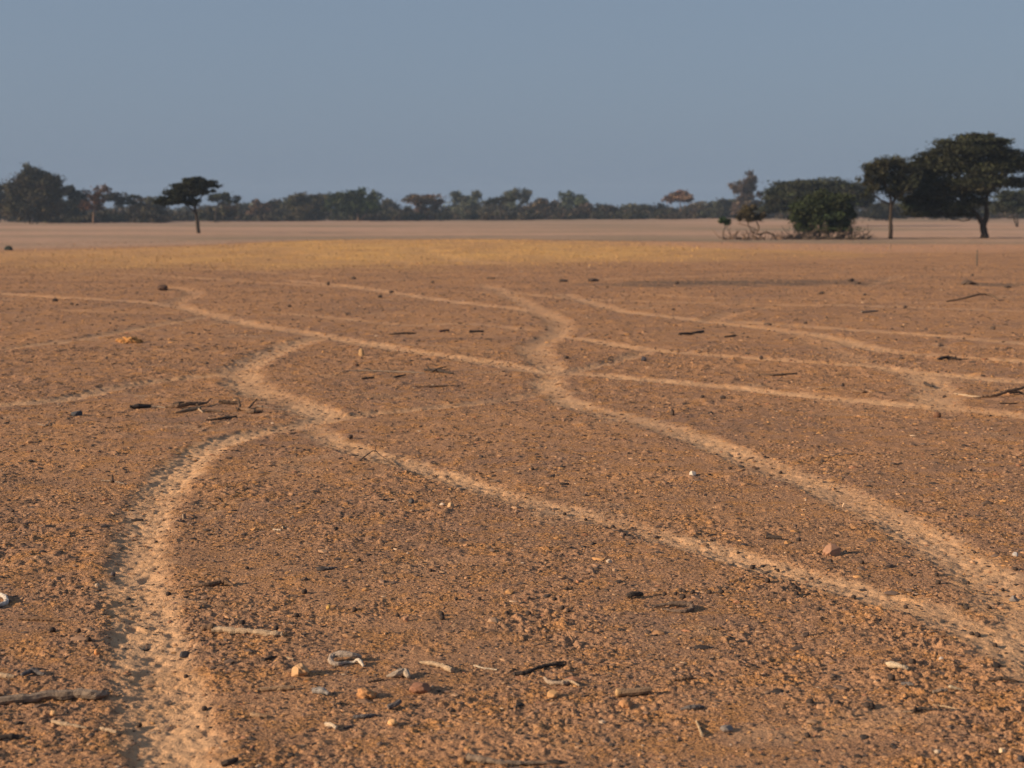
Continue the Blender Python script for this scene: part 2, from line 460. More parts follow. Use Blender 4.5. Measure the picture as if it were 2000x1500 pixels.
# ------------------------------------------------------------------ tubes and lumps
def tube(P, r, seg=8, rng=None, rough=.10, n=None, taper_tip=True):
    """tapered irregular round rod through P; returns verts, quads(+caps as quads)"""
    P = np.asarray(P, float); r = np.asarray(r, float)
    L = np.linalg.norm(np.diff(P, axis=0), axis=1).sum()
    n = n or int(np.clip(L / max(r.mean(), 1e-4) / 1.2, 6, 48))
    C = catmull(P, n)
    rr = np.interp(np.linspace(0, 1, n), np.linspace(0, 1, len(r)), r)
    if rng is not None:
        w = rng.normal(0, 1, (n, 3)); w = (w + np.roll(w, 1, 0) + np.roll(w, -1, 0)) / 3
        C = C + w * rr[:, None] * rough * 1.6
        rr = rr * (1 + rough * rng.normal(0, 1, n).clip(-1.6, 1.6))
    T = np.gradient(C, axis=0); T /= np.linalg.norm(T, axis=1)[:, None] + 1e-12
    up = np.array([0, 0, 1.0]) if abs(T[0][2]) < .9 else np.array([1.0, 0, 0])
    N = np.cross(T, up); N /= np.linalg.norm(N, axis=1)[:, None] + 1e-9
    B = np.cross(N, T)
    a = np.linspace(0, 2 * math.pi, seg, endpoint=False)
    k = rr[:, None] * (1 + (rng.normal(0, rough * .8, (n, seg)) if rng is not None else 0))
    V = C[:, None, :] + k[..., None] * (np.cos(a)[None, :, None] * N[:, None, :] + np.sin(a)[None, :, None] * B[:, None, :])
    V = V.reshape(-1, 3)
    i = np.arange(n - 1)[:, None] * seg; j = np.arange(seg)[None, :]; j2 = (j + 1) % seg
    Q = np.stack([i + j, i + j2, i + seg + j2, i + seg + j], -1).reshape(-1, 4)
    e0, e1 = len(V), len(V) + 1
    V = np.vstack([V, C[0] - T[0] * rr[0] * .3, C[-1] + T[-1] * rr[-1] * .3])
    cap = [(e0, j2_, j_, j_) for j_, j2_ in zip(range(seg), [*range(1, seg), 0])]
    o = (n - 1) * seg
    cap += [(e1, o + j_, o + j2_, o + j2_) for j_, j2_ in zip(range(seg), [*range(1, seg), 0])]
    return V, Q, np.array([c[:3] for c in cap])

class Mesh:
    def __init__(s): s.V = []; s.F = []; s.T = []; s.k = 0
    def add(s, V, Q=None, T=None, tint=None):
        if Q is not None and len(Q):
            Q = np.asarray(Q); s.F.append(np.vstack([Q[:, [0, 1, 2]], Q[:, [0, 2, 3]]]) + s.k)
        if T is not None and len(T): s.F.append(np.asarray(T) + s.k)
        s.V.append(np.asarray(V)); s.k += len(V)
        s.T.append(np.tile(np.asarray(tint if tint is not None else (1, 1, 1)), (len(V), 1)) if tint is None or np.ndim(tint) == 1 else tint)
    def build(s, name, mat, parent=None, origin=(0, 0, 0), smooth=True):
        ob = new_mesh(name, np.vstack(s.V) - np.asarray(origin), faces=np.vstack(s.F), smooth=smooth, mat=mat)
        T = np.vstack(s.T); T = np.concatenate([T, np.ones((len(T), 1))], 1).astype(np.float32)
        at = ob.data.attributes.new('tint', 'FLOAT_COLOR', 'POINT'); at.data.foreach_set('color', T.ravel())
        if parent is not None: ob.parent = parent
        else: ob.location = origin
        return ob

def empty(name, loc):
    o = bpy.data.objects.new(name, None); COL.objects.link(o); o.location = loc; o.empty_display_size = .2
    return o

# ------------------------------------------------------------------ trees and shrubs
leaf_m = vcol_material('foliage', .8, .2, 3)
bark_m = vcol_material('bark', .95, .35, 6)

def foliage(M, lobes, Y, rng, col, leaf, dens, flat, umbrella, base):
    """leafy clumps filling each lobe (lobes given as centre and radii in photograph pixels at the tree's own distance); returns clump centres"""
    s = Y / F / (cp * cp)            # metres per pixel there
    anchors = []
    col = np.asarray(col)
    for lb in lobes:
        cx, cy, rx, ry = lb[:4]
        dyp = lb[4] if len(lb) > 4 else 0
        c0 = at_depth(cx, cy, Y) + np.array([0, dyp * s, 0])
        RX, RZ, RY = rx * s, ry * s, rx * s * .85
        ncl = int(np.clip(dens * rx * ry / 34.0, 8, 90))
        nleaf = int(np.clip(rx * ry * dens * 9.0 / (leaf * leaf) / ncl * 6.0, 12, 170))
        for _ in range(ncl):
            d = rng.normal(0, 1, 3); d /= np.linalg.norm(d)
            q = d * rng.uniform(.25, 1) ** .55
            if umbrella and q[2] < -.25: q[2] *= -.35
            cc = c0 + q * np.array([RX * .95, RY * .95, RZ * .92])
            cr = np.array([RX, RY, RZ]) * rng.uniform(.22, .42)
            cr[2] = max(cr[2], leaf * s) * (1.0 if not flat else .75)
            cr[:2] = np.maximum(cr[:2], leaf * s * 1.5)
            g = rng.normal(0, .55, (nleaf, 3)).clip(-1.25, 1.25); fr = rng.random(nleaf) < .16; g[fr] *= 1.5
            p = g * cr + cc
            if umbrella: p[:, 2] += .25 * cr[2] * rng.random(nleaf)
            tint = col * rng.uniform(.6, 1.5) * (1 + rng.normal(0, .05, 3))
            L = leaf * s * rng.uniform(.6, 1.4, nleaf)[:, None]; L[fr] *= .7
            u = rng.normal(0, 1, (nleaf, 3)); u[:, 2] = u[:, 2] * (.5 if flat else 1) + .25; u /= np.linalg.norm(u, axis=1)[:, None]
            v = np.cross(u, rng.normal(0, 1, (nleaf, 3))); v /= np.linalg.norm(v, axis=1)[:, None] + 1e-9
            a = p - u * L * .5; b = p + v * L * .38; c = p + u * L * .75; d4 = p - v * L * .38
            V = np.stack([a, b, c, d4], 1).reshape(-1, 3)
            Q = np.arange(nleaf * 4).reshape(-1, 4)
            tt = np.repeat(tint[None] * rng.uniform(.75, 1.25, (nleaf, 1)), 4, axis=0)
            M.add(V, Q, tint=tt)
            anchors.append(cc)
    return np.array(anchors)

OLIVE, GREEN, GREY, RUSTY, PINKISH, PALEGREY, DARKG = (.027, .029, .016), (.034, .046, .017), (.058, .051, .031), (.088, .053, .034), (.130, .078, .057), (.066, .068, .046), (.026, .026, .018)
BARK_D, BARK_P = (.038, .030, .025), (.17, .115, .08)
seed_no = [100]

def tree(name, label, cat, lobes, Y, base, trunks=None, col=OLIVE, leaf=4.0, dens=1.0, flat=False, umbrella=False, group=None, bark=BARK_D, stems=2, limbs=14, stem_w=3.0):
    seed_no[0] += 1
    rng = np.random.default_rng(seed_no[0])
    p0 = at_depth(base, 430, Y); bx = p0[0]
    bz = float(base_z(bx, Y)); o = np.array([bx, Y, bz])
    root = empty(name, tuple(o)); tag(root, label, cat, group)
    M = Mesh()
    anchors = foliage(M, lobes, Y, rng, col, leaf, dens, flat, umbrella, o)
    M.build('crown', leaf_m, root, o, smooth=False)
    s = Y / F
    B = Mesh(); nodes = []
    if trunks is None:
        trunks = []
        lowest = max(l[1] + l[3] * .3 for l in lobes)
        for k in range(stems):
            lb = lobes[k % len(lobes)]
            trunks.append([(base + rng.uniform(-4, 4), None, stem_w), ((base + lb[0]) / 2 + rng.uniform(-3, 3), lowest, stem_w * .8), (lb[0], lb[1] + lb[3] * .2, stem_w * .4)])
    for t in trunks:
        P = []
        for k, q in enumerate(t):
            w = at_depth(q[0], q[1] if q[1] is not None else 430, Y)
            if q[1] is None: w[2] = bz - .05
            w[1] += rng.uniform(-1, 1) * (3 * s if k else .5 * s) + (q[3] * s if len(q) > 3 else 0)
            P.append(w)
        V, Q, T = tube(P, [q[2] * .5 * s for q in t], 7, rng, .08, n=max(8, 4 * len(P)))
        B.add(V, Q, T, tint=np.asarray(bark))
        C = catmull(P, 12); nodes += [(c, k / 11, t[-1][2] * .5 * s) for k, c in enumerate(C) if k >= 4]
    NP = np.array([c for c, _, _ in nodes])
    pick = anchors[rng.choice(len(anchors), min(limbs, len(anchors)), replace=False)]
    for a in pick:
        below = np.where(NP[:, 2] < a[2] + .2 * s, 0, 1e3)
        i = int(np.argmin(np.linalg.norm(NP - a, axis=1) + below))
        st = NP[i]; mid = (st + a) / 2 + rng.normal(0, 1, 3) * np.linalg.norm(a - st) * .10
        w = max(nodes[i][2] * .75, .6 * s)
        V, Q, T = tube([st, mid, a], [w, w * .7, w * .3], 5, rng, .1, n=7)
        B.add(V, Q, T, tint=np.asarray(bark))
    B.build('trunk', bark_m, root, o)
    return root

# the two stand-alone groups on the open pan
Y30 = 88.0
tree('acacia_tree', 'biggest acacia on the plain, tall layered dark crown over a leaning forked trunk', 'tree',
     [(1905,268,34,9,2),(1906,280,58,15,-3),(1905,298,78,26),(1850,330,66,24,10),(1955,330,58,26,-10),(1812,368,58,26,12),(1880,365,70,26,-20),(1965,362,42,22,14),(1790,408,34,16,-6),(1845,408,66,20,8),(1905,400,40,14,24),(2010,318,52,22,8),(2030,360,50,20),(1880,283,44,16,4),(1925,278,40,14,-6),(1855,382,62,24,6),(1880,335,80,26,6),(1795,352,44,20,10),(1835,398,40,12,14),(1900,375,40,18,10),(1940,305,60,22,14),(1770,372,24,16,4),(1800,420,44,9),(1868,420,36,9,-4),(1812,388,48,15,-2),(1772,392,22,14,2),(1795,330,40,22,4),(1832,312,40,20,-4)],
     Y30, 1925, [[(1925,None,15),(1919,440,12),(1908,422,9),(1880,392,8),(1850,350,5)],[(1922,445,10),(1927,420,9),(1926,390,8),(1935,350,7),(1940,310,4)],[(1926,400,8),(1905,350,6),(1890,310,4)]],
     OLIVE, 4.2, .9, True, True, limbs=34)
tree('acacia_tree', 'slender brown-tinged tree with a straight pale trunk, left of the biggest acacia', 'tree',
     [(1730,335,34,24),(1755,330,28,20,8),(1705,345,26,22,-6),(1742,362,40,22,10),(1768,350,28,28),(1698,372,22,14),(1720,325,30,16),(1752,372,30,14),(1690,350,16,16)], 86.0, 1740,
     [[(1740,None,8),(1739,430,6.5),(1740,398,6),(1735,375,5),(1722,345,3)],[(1740,402,6),(1752,382,5),(1760,345,3)],[(1738,398,4),(1712,385,3),(1705,365,2)]],
     (.034,.034,.020), 3.8, .62, False, False, limbs=26, bark=(.045,.034,.027))
tree('broadleaf_bush', 'dense round dark-green bush with bare stems and brush at its foot, before a broad acacia', 'bush',
     [(1605,400,46,26),(1580,412,34,26,-6),(1635,408,34,30,6),(1605,428,60,18),(1655,425,18,26,4),(1558,430,22,16,-4),(1610,446,52,10,6),(1640,440,26,14,-4)], 86.5, 1605,
     [[(1570,None,5),(1572,440,4),(1580,415,2)],[(1600,None,9),(1604,440,7),(1610,410,4)],[(1620,None,8),(1618,445,5),(1630,415,3)],[(1648,None,6),(1650,445,4),(1645,420,3)],[(1585,None,6),(1592,450,4),(1590,420,3)],[(1663,None,4),(1664,448,3),(1655,425,2)],[(1635,None,5),(1640,448,4),(1642,420,3)]],
     (.029,.038,.016), 3.8, .85, limbs=20, stem_w=5)
tree('acacia_tree', 'small umbrella acacia standing alone at left, in front of the tree line', 'tree',
     [(385,362,40,10),(360,368,22,14,-4),(405,362,20,9,4),(378,376,30,10,6),(340,388,26,12,-6),(322,398,18,9),(355,398,26,11,8),(382,352,16,7),(362,384,28,13,2),(388,376,26,11,-3),(335,396,24,11,-2),(370,395,20,10,4),(350,378,30,15,3),(402,371,22,12,-2),(335,388,24,12,0),(372,355,24,8,2)], 112.0, 387,
     [[(387,None,8),(385,430,6.5),(379,400,5),(375,380,3),(372,362,2)],[(381,405,4),(392,385,3),(405,366,2)],[(381,415,3),(360,398,2.5),(340,390,2)]],
     OLIVE, 3.8, .85, True, True, limbs=22)
tree('shrub', 'half-fallen small shrub with a tawny-green top on a bent branch', 'shrub',
     [(1465,418,20,14),(1450,423,14,11,-3),(1481,423,14,11,3),(1462,408,14,9)], 84.0, 1500,
     [[(1520,None,4),(1508,458,4),(1496,454,4),(1480,458,3.5),(1482,445,3.5),(1476,430,2)],[(1480,458,3),(1466,448,2.5),(1460,430,1.6)],[(1481,452,2.5),(1462,442,1.6),(1440,436,1.2)]],
     (0.06, 0.049, 0.026), 3.6, .7, limbs=10, bark=(.13,.09,.065))
tree('shrub', 'tiny green tuft on a thin crooked stem, left end of the fallen branches', 'shrub',
     [(1417,433,13,7)], 83.0, 1417, [[(1419,None,3),(1412,458,2),(1417,440,1.5)],[(1419,None,2),(1425,460,1.5),(1419,442,1)]], (.024,.042,.017), 3.4, 1.3, limbs=4)

# brush lying under the bush: fallen thorn branches, one heap each
def brush(label, x0, x1, yb, top, Y, n, seed, col):
    rng = np.random.default_rng(seed); M = Mesh(); s = Y / F
    for _ in range(n):
        a = rng.uniform(x0, x1); w = at_depth(a, yb, Y); w[1] += rng.uniform(-1.5, 1.5); w[2] = float(base_z(w[0], w[1])) + rng.uniform(0, .1)
        L = rng.uniform(.35, 1) * (x1 - x0) * .28 * s; ang = rng.uniform(0, 6.28)
        h = rng.uniform(.02, 1) ** 1.6 * (yb - top) * s
        P = [w, w + np.array([math.cos(ang) * L * .55, math.sin(ang) * L * .5 + rng.normal(0, .1 * L), h * rng.uniform(.2, .7)]), w + np.array([math.cos(ang) * L, math.sin(ang) * L, h])]
        V, Q, T = tube(P, [1.3 * s, .9 * s, .4 * s], 5, rng, .15, n=8); M.add(V, Q, T, tint=np.asarray(col) * rng.uniform(.6, 1.4))
    o = at_depth((x0 + x1) / 2, yb, Y); o[2] = float(base_z(o[0], o[1]))
    ob = M.build('brushwood', bark_m, None, o); tag(ob, label, 'brushwood', kind='stuff'); return ob
brush('heap of dead thorn branches under the small green tuft and shrub', 1408, 1490, 470, 446, 83.6, 60, 5, (.16, .11, .085))
brush('low tangle of dead sticks spread around the foot of the round bush', 1535, 1690, 467, 440, 85.4, 120, 6, (.095, .072, .058))
brush('small patch of dry scrub between the fallen shrub and the round bush', 1500, 1550, 470, 456, 84.5, 26, 7, (.15, .10, .075))

# ------------------------------------------------------------------ the tree line behind the pan, every tree its own
TL = 'trees in the far tree line'
def far(label, lobes, Y, base, col, name='tree', cat='tree', **k):
    k.setdefault('leaf', 4.2); k.setdefault('limbs', 8)
    lobes = [(l[0], l[1], l[2] * 1.14, l[3] * 1.10, *l[4:]) for l in lobes]
    return tree(name, label, cat, lobes, Y, base, col=col, group=TL if cat == 'tree' else 'bushes in the far tree line', **k)
A = dict(name='acacia_tree', flat=True, umbrella=True)
S = dict(name='bush', cat='bush')
far('large grey-green many-lobed tree, tallest at the left end of the tree line', [(58,345,22,20),(88,352,26,18,6),(38,370,28,22,-4),(75,375,40,26,8),(105,370,14,22),(28,400,28,22),(65,405,38,22,6),(100,402,22,24)], 225, 60, GREY, dens=1.0, limbs=18, trunks=[[(58,None,4),(60,405,4),(58,360,2)],[(62,None,3),(80,400,3),(88,360,2)]])
far('dark tree cut off by the left edge of the picture', [(-10,375,18,22),(-5,405,22,24)], 240, -8, DARKG)
far('dark squat tree just behind the large grey-green tree', [(135,378,20,12),(150,392,18,16,6),(132,408,28,20)], 250, 140, DARKG, dens=1.3)
far('thin reddish tree with sparse twigs on top and a slim pale trunk', [(185,376,14,9),(205,370,9,7),(176,398,15,15),(192,395,12,14,4)], 222, 182, RUSTY, dens=.6, trunks=[[(182,None,3.4),(183,410,3),(190,380,1.8)]], bark=BARK_P, limbs=12)
far('flat-topped dark acacia right of the thin reddish tree', [(238,385,30,6),(225,392,24,8,6),(248,398,18,8)], 255, 235, DARKG, **A, trunks=[[(242,None,3),(240,405,3),(232,388,2)]])
far('brownish bush filling the gap right of the flat-topped dark acacia', [(285,402,24,13),(300,410,26,14,5),(268,414,16,12)], 265, 288, (0.063, 0.053, 0.033), **S, dens=1.2)
far('leaning flat-crowned acacia just right of the lone umbrella acacia', [(440,386,22,7),(425,390,18,8,5),(455,395,12,5)], 250, 425, OLIVE, **A, trunks=[[(420,None,3),(424,408,3),(436,390,2)]])
far('drooping grey bush under the leaning flat-crowned acacia', [(430,412,28,14),(405,414,18,13)], 262, 425, GREY, **S, dens=1.2)
far('low hazy bush, first of three in the low stretch right of the leaning acacia', [(478,408,24,13),(465,415,20,12)], 330, 475, PALEGREY, **S, dens=1.1)
far('low brown bush, second of three in the low stretch right of the leaning acacia', [(512,404,18,12),(508,415,24,14)], 310, 512, RUSTY, **S, dens=1.1)
far('wispy-topped grey bush, third of three in the dip right of the leaning acacia', [(543,396,14,9),(545,410,22,16)], 315, 544, GREY, **S, dens=1.0)
far('broad rounded olive acacia left of the bright-green two-lobed tree', [(605,388,34,9),(580,394,22,12),(630,392,24,12,5),(600,410,36,16)], 295, 605, (0.055, 0.049, 0.028), name='acacia_tree', dens=1.2, limbs=10)
far('bright-green dense tree with a small separate lobe on its right side', [(675,388,26,15),(702,383,18,12,4),(695,402,38,18),(733,385,10,10),(728,402,14,14,4),(655,398,16,16)], 285, 695, GREEN, dens=1.25, trunks=[[(700,None,4),(698,415,4),(690,390,2)],[(701,None,3),(722,410,2.5),(732,390,1.6)]], bark=BARK_P)
far('low grey-green bush in the dip right of the bright-green tree', [(762,408,24,13),(750,402,14,10)], 360, 760, GREY, **S, dens=1.1)
far('reddish-brown flat-headed tree alone between two dips of the tree line', [(825,388,32,8),(812,394,20,10),(838,398,24,12,4),(828,415,20,14)], 300, 828, (0.083, 0.053, 0.034), name='acacia_tree', flat=True, dens=1.0, limbs=12)
far('dark bush at the foot of the reddish-brown flat-headed tree', [(858,412,22,14),(790,414,16,12)], 330, 850, DARKG, **S, dens=1.1)
far('hazy grey-green bush with two pointed tops', [(897,388,16,11),(927,384,12,11),(910,408,36,20)], 350, 910, PALEGREY, **S, dens=1.2)
far('dark flat acacia standing before the feathery pale tree', [(975,391,28,6),(965,396,20,6)], 290, 975, OLIVE, **A, trunks=[[(978,None,3),(977,405,3),(972,394,2)]])
far('feathery pale grey tree rising behind a dark flat acacia', [(1005,378,16,11),(1022,384,14,11),(998,398,24,18)], 340, 1008, PALEGREY, dens=.8)
far('hazy bush below the dark flat acacia at the centre', [(960,414,26,14),(1000,416,26,13)], 345, 980, GREY, **S, dens=1.3)
far('brown rounded bush right of the feathery pale tree', [(1065,402,24,11),(1050,412,26,14),(1082,414,20,14)], 320, 1066, (0.070, 0.051, 0.034), **S, dens=1.2)
far('hazy green bush with twin humps right of the centre', [(1108,388,14,11),(1132,390,15,11),(1120,408,30,18)], 350, 1120, (0.054, 0.068, 0.038), **S, dens=1.25)
far('low dark spreading bush right of the twin-humped green one', [(1168,408,28,10),(1150,414,26,13),(1190,415,22,11)], 310, 1168, (0.051, 0.039, 0.026), **S, dens=1.2)
far('small pale bush in the lowest gap of the tree line', [(1240,408,18,11),(1225,416,16,10)], 350, 1238, PALEGREY, **S, dens=1.1)
far('low flat dark bush between the pale bush and the pinkish tree', [(1285,411,34,9),(1270,416,26,10),(1310,417,22,9)], 330, 1285, DARKG, **S, dens=1.3)
far('small pinkish-brown mushroom-shaped tree on a thin trunk', [(1328,386,24,10),(1318,391,18,8),(1338,391,20,8,3),(1328,380,14,8)], 300, 1328, PINKISH, umbrella=True, dens=.9, trunks=[[(1330,None,2.6),(1329,405,2.4),(1326,388,1.6)]], bark=BARK_P)
far('grey-brown bush right of the pinkish mushroom-shaped tree', [(1368,408,24,12),(1350,416,22,11)], 320, 1368, (0.071, 0.056, 0.039), **S, dens=1.2)
far('dark green bush at the left foot of the tall cone-shaped tree', [(1408,400,26,13),(1400,412,32,14),(1432,408,20,14)], 320, 1410, (0.049, 0.049, 0.033), **S, dens=1.3)
far('tall grey-brown cone-shaped tree rising to a point', [(1464,346,9,13),(1466,360,14,12),(1456,362,18,12),(1462,376,20,12),(1455,392,24,13),(1460,408,28,14),(1441,366,12,10)], 300, 1460, (0.074, 0.056, 0.043), dens=1.0, limbs=10)
far('broad dark umbrella acacia behind the round green bush', [(1590,362,62,13),(1550,378,48,15,-8),(1640,372,50,16,8),(1590,385,76,16),(1530,400,34,14),(1665,395,34,22),(1518,410,30,12),(1560,395,50,18,4),(1620,395,60,22,8),(1530,388,38,16,-4),(1560,372,46,14,3),(1650,382,48,18,2),(1505,412,20,11,0)], 170, 1590, OLIVE, **A, dens=1.05, limbs=16, trunks=[[(1590,None,6),(1585,405,5),(1575,375,3)],[(1592,None,5),(1610,400,4),(1630,375,3)]])
far('dark tree at the right edge, behind the biggest acacia', [(1975,385,36,14),(1962,400,26,12),(2010,395,44,24),(1985,412,38,11)], 165, 1990, (0.032, 0.037, 0.022), **A, dens=1.1)
far('low dark bush seen beneath the slender brown-tinged tree', [(1715,410,30,14),(1755,412,34,13)], 240, 1735, DARKG, **S, dens=1.2)
far('far bush seen under the crown of the biggest acacia', [(1830,412,50,12),(1900,414,40,10)], 250, 1860, DARKG, **S, dens=1.1)

# farther scrub that reads as one mass, behind the trees one can tell apart
def scrub():
    rng = np.random.default_rng(9); M = Mesh()
    for k in range(640):
        px = rng.uniform(-500, 2500)
        if k < 260:
            Y = rng.uniform(370, 470); h = rng.uniform(8, 17) + 12 * max(0, noise(px / 90.0, 3.3, 5)); row = 428.5
            if 40 < px < 330 or 1480 < px: h += 6
        else:
            Y = rng.uniform(285, 345); h = rng.uniform(6, 15) + 9 * max(0, noise(px / 60.0, 1.3, 5)); row = 432 - 3.0 * sstep(400, 1600, px)
            if px < 330: Y -= 55; row += 2.0
        z = float(base_z(at_depth(px, 430, Y)[0], Y)); row = HORIZON + (CAMH - z) * F / Y
        c = np.array([(.058, .050, .033), (.044, .043, .028), (.066, .051, .035)][rng.integers(3)]) * (.78 if k >= 260 else .92)
        foliage(M, [(px, row - h * .55, rng.uniform(14, 30), h * .62)], Y, rng, c, 4.6, .8, False, False, None)
    ob = M.build('scrubland', leaf_m, None, (0, 0, 0), smooth=False)
    tag(ob, 'continuous hazy scrub filling the skyline behind the nearer trees', 'scrub', kind='stuff')
scrub()

# ------------------------------------------------------------------ wood, stones and droppings lying on the plain
def wood_material():
    m, n, l, b = material('weathered_wood')
    tc = n.new('ShaderNodeTexCoord'); P = tc.outputs['Object']
    k = ntex(n, l, P, 60, 5, .7); k2 = ntex(n, l, P, 260, 3, .7)
    c = mixc(n, l, mrange(n, l, k, .35, .65), (.72, .72, .74), (1.22, 1.18, 1.12))
    c = mixc(n, l, mrange(n, l, k2, .52, .66, 0, .55), c, (.45, .42, .40))
    c = mixc(n, l, 1.0, attr(n, 'tint').outputs['Color'], c, 'MULTIPLY')
    l.new(c, b.inputs['Base Color'])
    bp = n.new('ShaderNodeBump'); bp.inputs['Strength'].default_value = .9; bp.inputs['Distance'].default_value = .005
    l.new(k2, bp.inputs['Height']); l.new(bp.outputs[0], b.inputs['Normal'])
    return m
wood_m = wood_material()
stone_m = vcol_material('stone', .95, .35, 55)

def lay(pts, wpx, rng):
    """points (px, py[, lift px]) of a stick's axis -> 3-D points resting on the ground, radius list"""
    P, r = [], []
    n = len(pts); W = np.interp(np.linspace(0, 1, n), np.linspace(0, 1, len(wpx)), wpx)
    G = ground_points([(p[0], p[1] + (p[2] if len(p) > 2 else 0)) for p in pts])
    Z, _ = full_z_any(G[:, 0], G[:, 1])
    if n > 2:                                   # a stiff stick bridges the small bumps it lies on
        t = np.linspace(0, 1, n); Z = np.polyval(np.polyfit(t, Z, 1), t) + .002
    for p, g, z, w in zip(pts, G, Z, W):
        s = g[1] / F * 1.01
        rad = w * .5 * s
        lift = (p[2] * s if len(p) > 2 else 0)
        P.append((g[0], g[1], max(z, g[2] - .004) + rad * .8 + lift)); r.append(rad)
    return np.array(P), r

PALE, GREYW, BROWNW, DARKW, CHAR, TAN, BLUEG = (.44, .325, .225), (.25, .195, .155), (.20, .128, .085), (.13, .090, .067), (.068, .055, .050), (.33, .22, .14), (.15, .135, .135)
def stick(label, pts, w, col, cat='stick', name='stick', twigs=(), group=None, rough=.115):
    seed_no[0] += 1; rng = np.random.default_rng(seed_no[0])
    M = Mesh()
    thin = .68 if pts[0][1] < 770 else .85 if pts[0][1] < 840 else 1.0
    for q, ww, cc in [(pts, w, col), *twigs]:
        ww = [v * thin for v in ww]
        P, r = lay(q, ww, rng)
        V, Q, T = tube(P, r, 8, rng, rough); M.add(V, Q, T, tint=np.asarray(cc))
    o = lay(pts, w, rng)[0][0]
    ob = M.build(name, wood_m, None, o, smooth=False); tag(ob, label, cat, group)
    return ob, o

def lump(M, c, rx, ry, rz, rng, tint, chop=6, sub=2, rough=.12):
    iv, fc = ico(); V, Fa = iv.copy(), fc
    for _ in range(sub):
        e = {}; V = list(map(tuple, V)); nf = []
        def mid(a, b):
            k = (min(a, b), max(a, b))
            if k not in e:
                m = (np.array(V[a]) + np.array(V[b])); m /= np.linalg.norm(m); V.append(tuple(m)); e[k] = len(V) - 1
            return e[k]
        for a, b, c_ in Fa:
            x, y, z = mid(a, b), mid(b, c_), mid(c_, a); nf += [(a, x, z), (b, y, x), (c_, z, y), (x, y, z)]
        V = np.array(V); Fa = np.array(nf)
    off = rng.uniform(0, 50)
    V = V * (1 + rough * noise(V[:, 0] * 1.7 + off, V[:, 1] * 1.7 + V[:, 2] * 1.3, 5)[:, None] + rough * .6 * noise(V[:, 0] * 4 + V[:, 2] * 3 + off, V[:, 1] * 4, 6)[:, None])
    for _ in range(chop):
        n = rng.normal(0, 1, 3); n[2] = abs(n[2]) * .8; n /= np.linalg.norm(n); h = rng.uniform(.55, .85)
        d = V @ n; V = V - np.clip(d - h, 0, None)[:, None] * n * .92
    M.add(V * np.array([rx, ry, rz]) + c, None, Fa, tint=np.asarray(tint) * rng.uniform(.92, 1.08, (len(V), 1)))

def stone(label, x, yb, w, h, col, cat='stone', name='stone', chop=6, group=None, smooth=False, rough=.12, sink=.25):
    seed_no[0] += 1; rng = np.random.default_rng(seed_no[0])
    g = ground_points([(x, yb - h * .12)])[0]; s = g[1] / F * 1.01
    z = full_z_any([g[0]], [g[1]])[0][0]
    rx, rz = w * .5 * s, h * .58 * s
    M = Mesh(); o = np.array([g[0], g[1] + rx * .4, z])
    lump(M, o + np.array([0, 0, rz * (1 - sink * 1.4)]), rx, rx * rng.uniform(.75, .95), rz, rng, col, chop, 2 if w < 26 else 3, rough)
    ob = M.build(name, stone_m, None, o, smooth=smooth); tag(ob, label, cat, group)
    return ob

# sticks and branches, far to near
stick('long dark bowed stick arched off the ground at the right, far side of the trails', [(1848,590,0),(1880,585,3),(1912,577,9),(1935,579,7),(1951,588,0)], [4,5,6,6,5], DARKW)
stick('straight dark stick lying level, right of the trail crossing', [(1482,733),(1515,734),(1556,732)], [6,6,5], DARKW)
stick('dark branch with raised end at the right edge, beside a pale splinter', [(1916,777),(1945,774,2),(1972,766,6),(2006,758,8)], [6,7,7,6], BROWNW, 'branch', 'branch', [([(1972,768,4),(1990,768,2),(2010,772)], [5,4], DARKW)])
stick('pale splintered wood left of the dark branch at the right edge', [(1864,769),(1885,774),(1905,777),(1922,777)], [4,7,6,3], PALE, 'wood', 'wood_splinter')
stick('thin dark twig below the branch at the right edge', [(1952,790),(1975,789),(2004,787)], [3,2], DARKW, 'twig', 'twig')
stick('dark chunk of wood at the left end of the wood heap by the left trail', [(254,799),(273,798),(294,796)], [9,10,8], CHAR, 'wood', 'wood_chunk')
stick('long brown log with pale twigs in the wood heap by the left trail', [(325,797),(350,797),(378,792,2),(402,789,3),(412,780,8)], [8,11,9,6,3], BROWNW, 'log', 'log', [([(385,793,4),(400,789,4)], [7,5], DARKW)])
stick('thin grey twig at the left end of the brown log in the wood heap', [(297,797),(310,797),(324,799)], [4,4,3], GREYW, 'twig', 'twig')
stick('pale split plank of bark below the log in the wood heap', [(342,807),(365,804),(392,800)], [3,8,9], TAN, 'bark', 'bark_piece', [([(385,798,2),(396,806)], [5,3], PALE)])
stick('dark flat piece of wood right of the pale split bark', [(402,805),(418,805),(434,806)], [6,6,4], DARKW, 'wood', 'wood_chunk')
stick('forked dark root standing up at the right end of the wood heap', [(482,802),(492,792,6),(502,780,16)], [6,5,3], DARKW, 'root', 'root', [([(466,782,14),(468,794,4),(464,802)], [5,6,6], DARKW), ([(466,800),(490,805),(514,805)], [7,7,4], BROWNW), ([(455,776,20),(466,782,14)], [4,3], TAN)])
stick('thick dark branch stub in the middle of the wood heap', [(428,787,2),(445,789),(466,789)], [9,8,6], DARKW, 'branch', 'branch_stub')
stick('long thin twig trailing right from the wood heap to the trail', [(502,795),(525,798),(556,799)], [4,3,2], GREYW, 'twig', 'twig')
stick('short crooked black twig leaning at the left of the brown log', [(338,790),(352,788,3),(366,789)], [4,5,3], CHAR, 'twig', 'twig')
stick('small pale wood chip standing up behind the heap of wood', [(456,784),(462,781,4)], [5,3], TAN, 'wood chip', 'wood_chip')
stick('flat dark bark scrap in front of the forked root', [(480,806),(496,808),(512,807)], [5,8,4], DARKW, 'bark', 'bark_scrap')
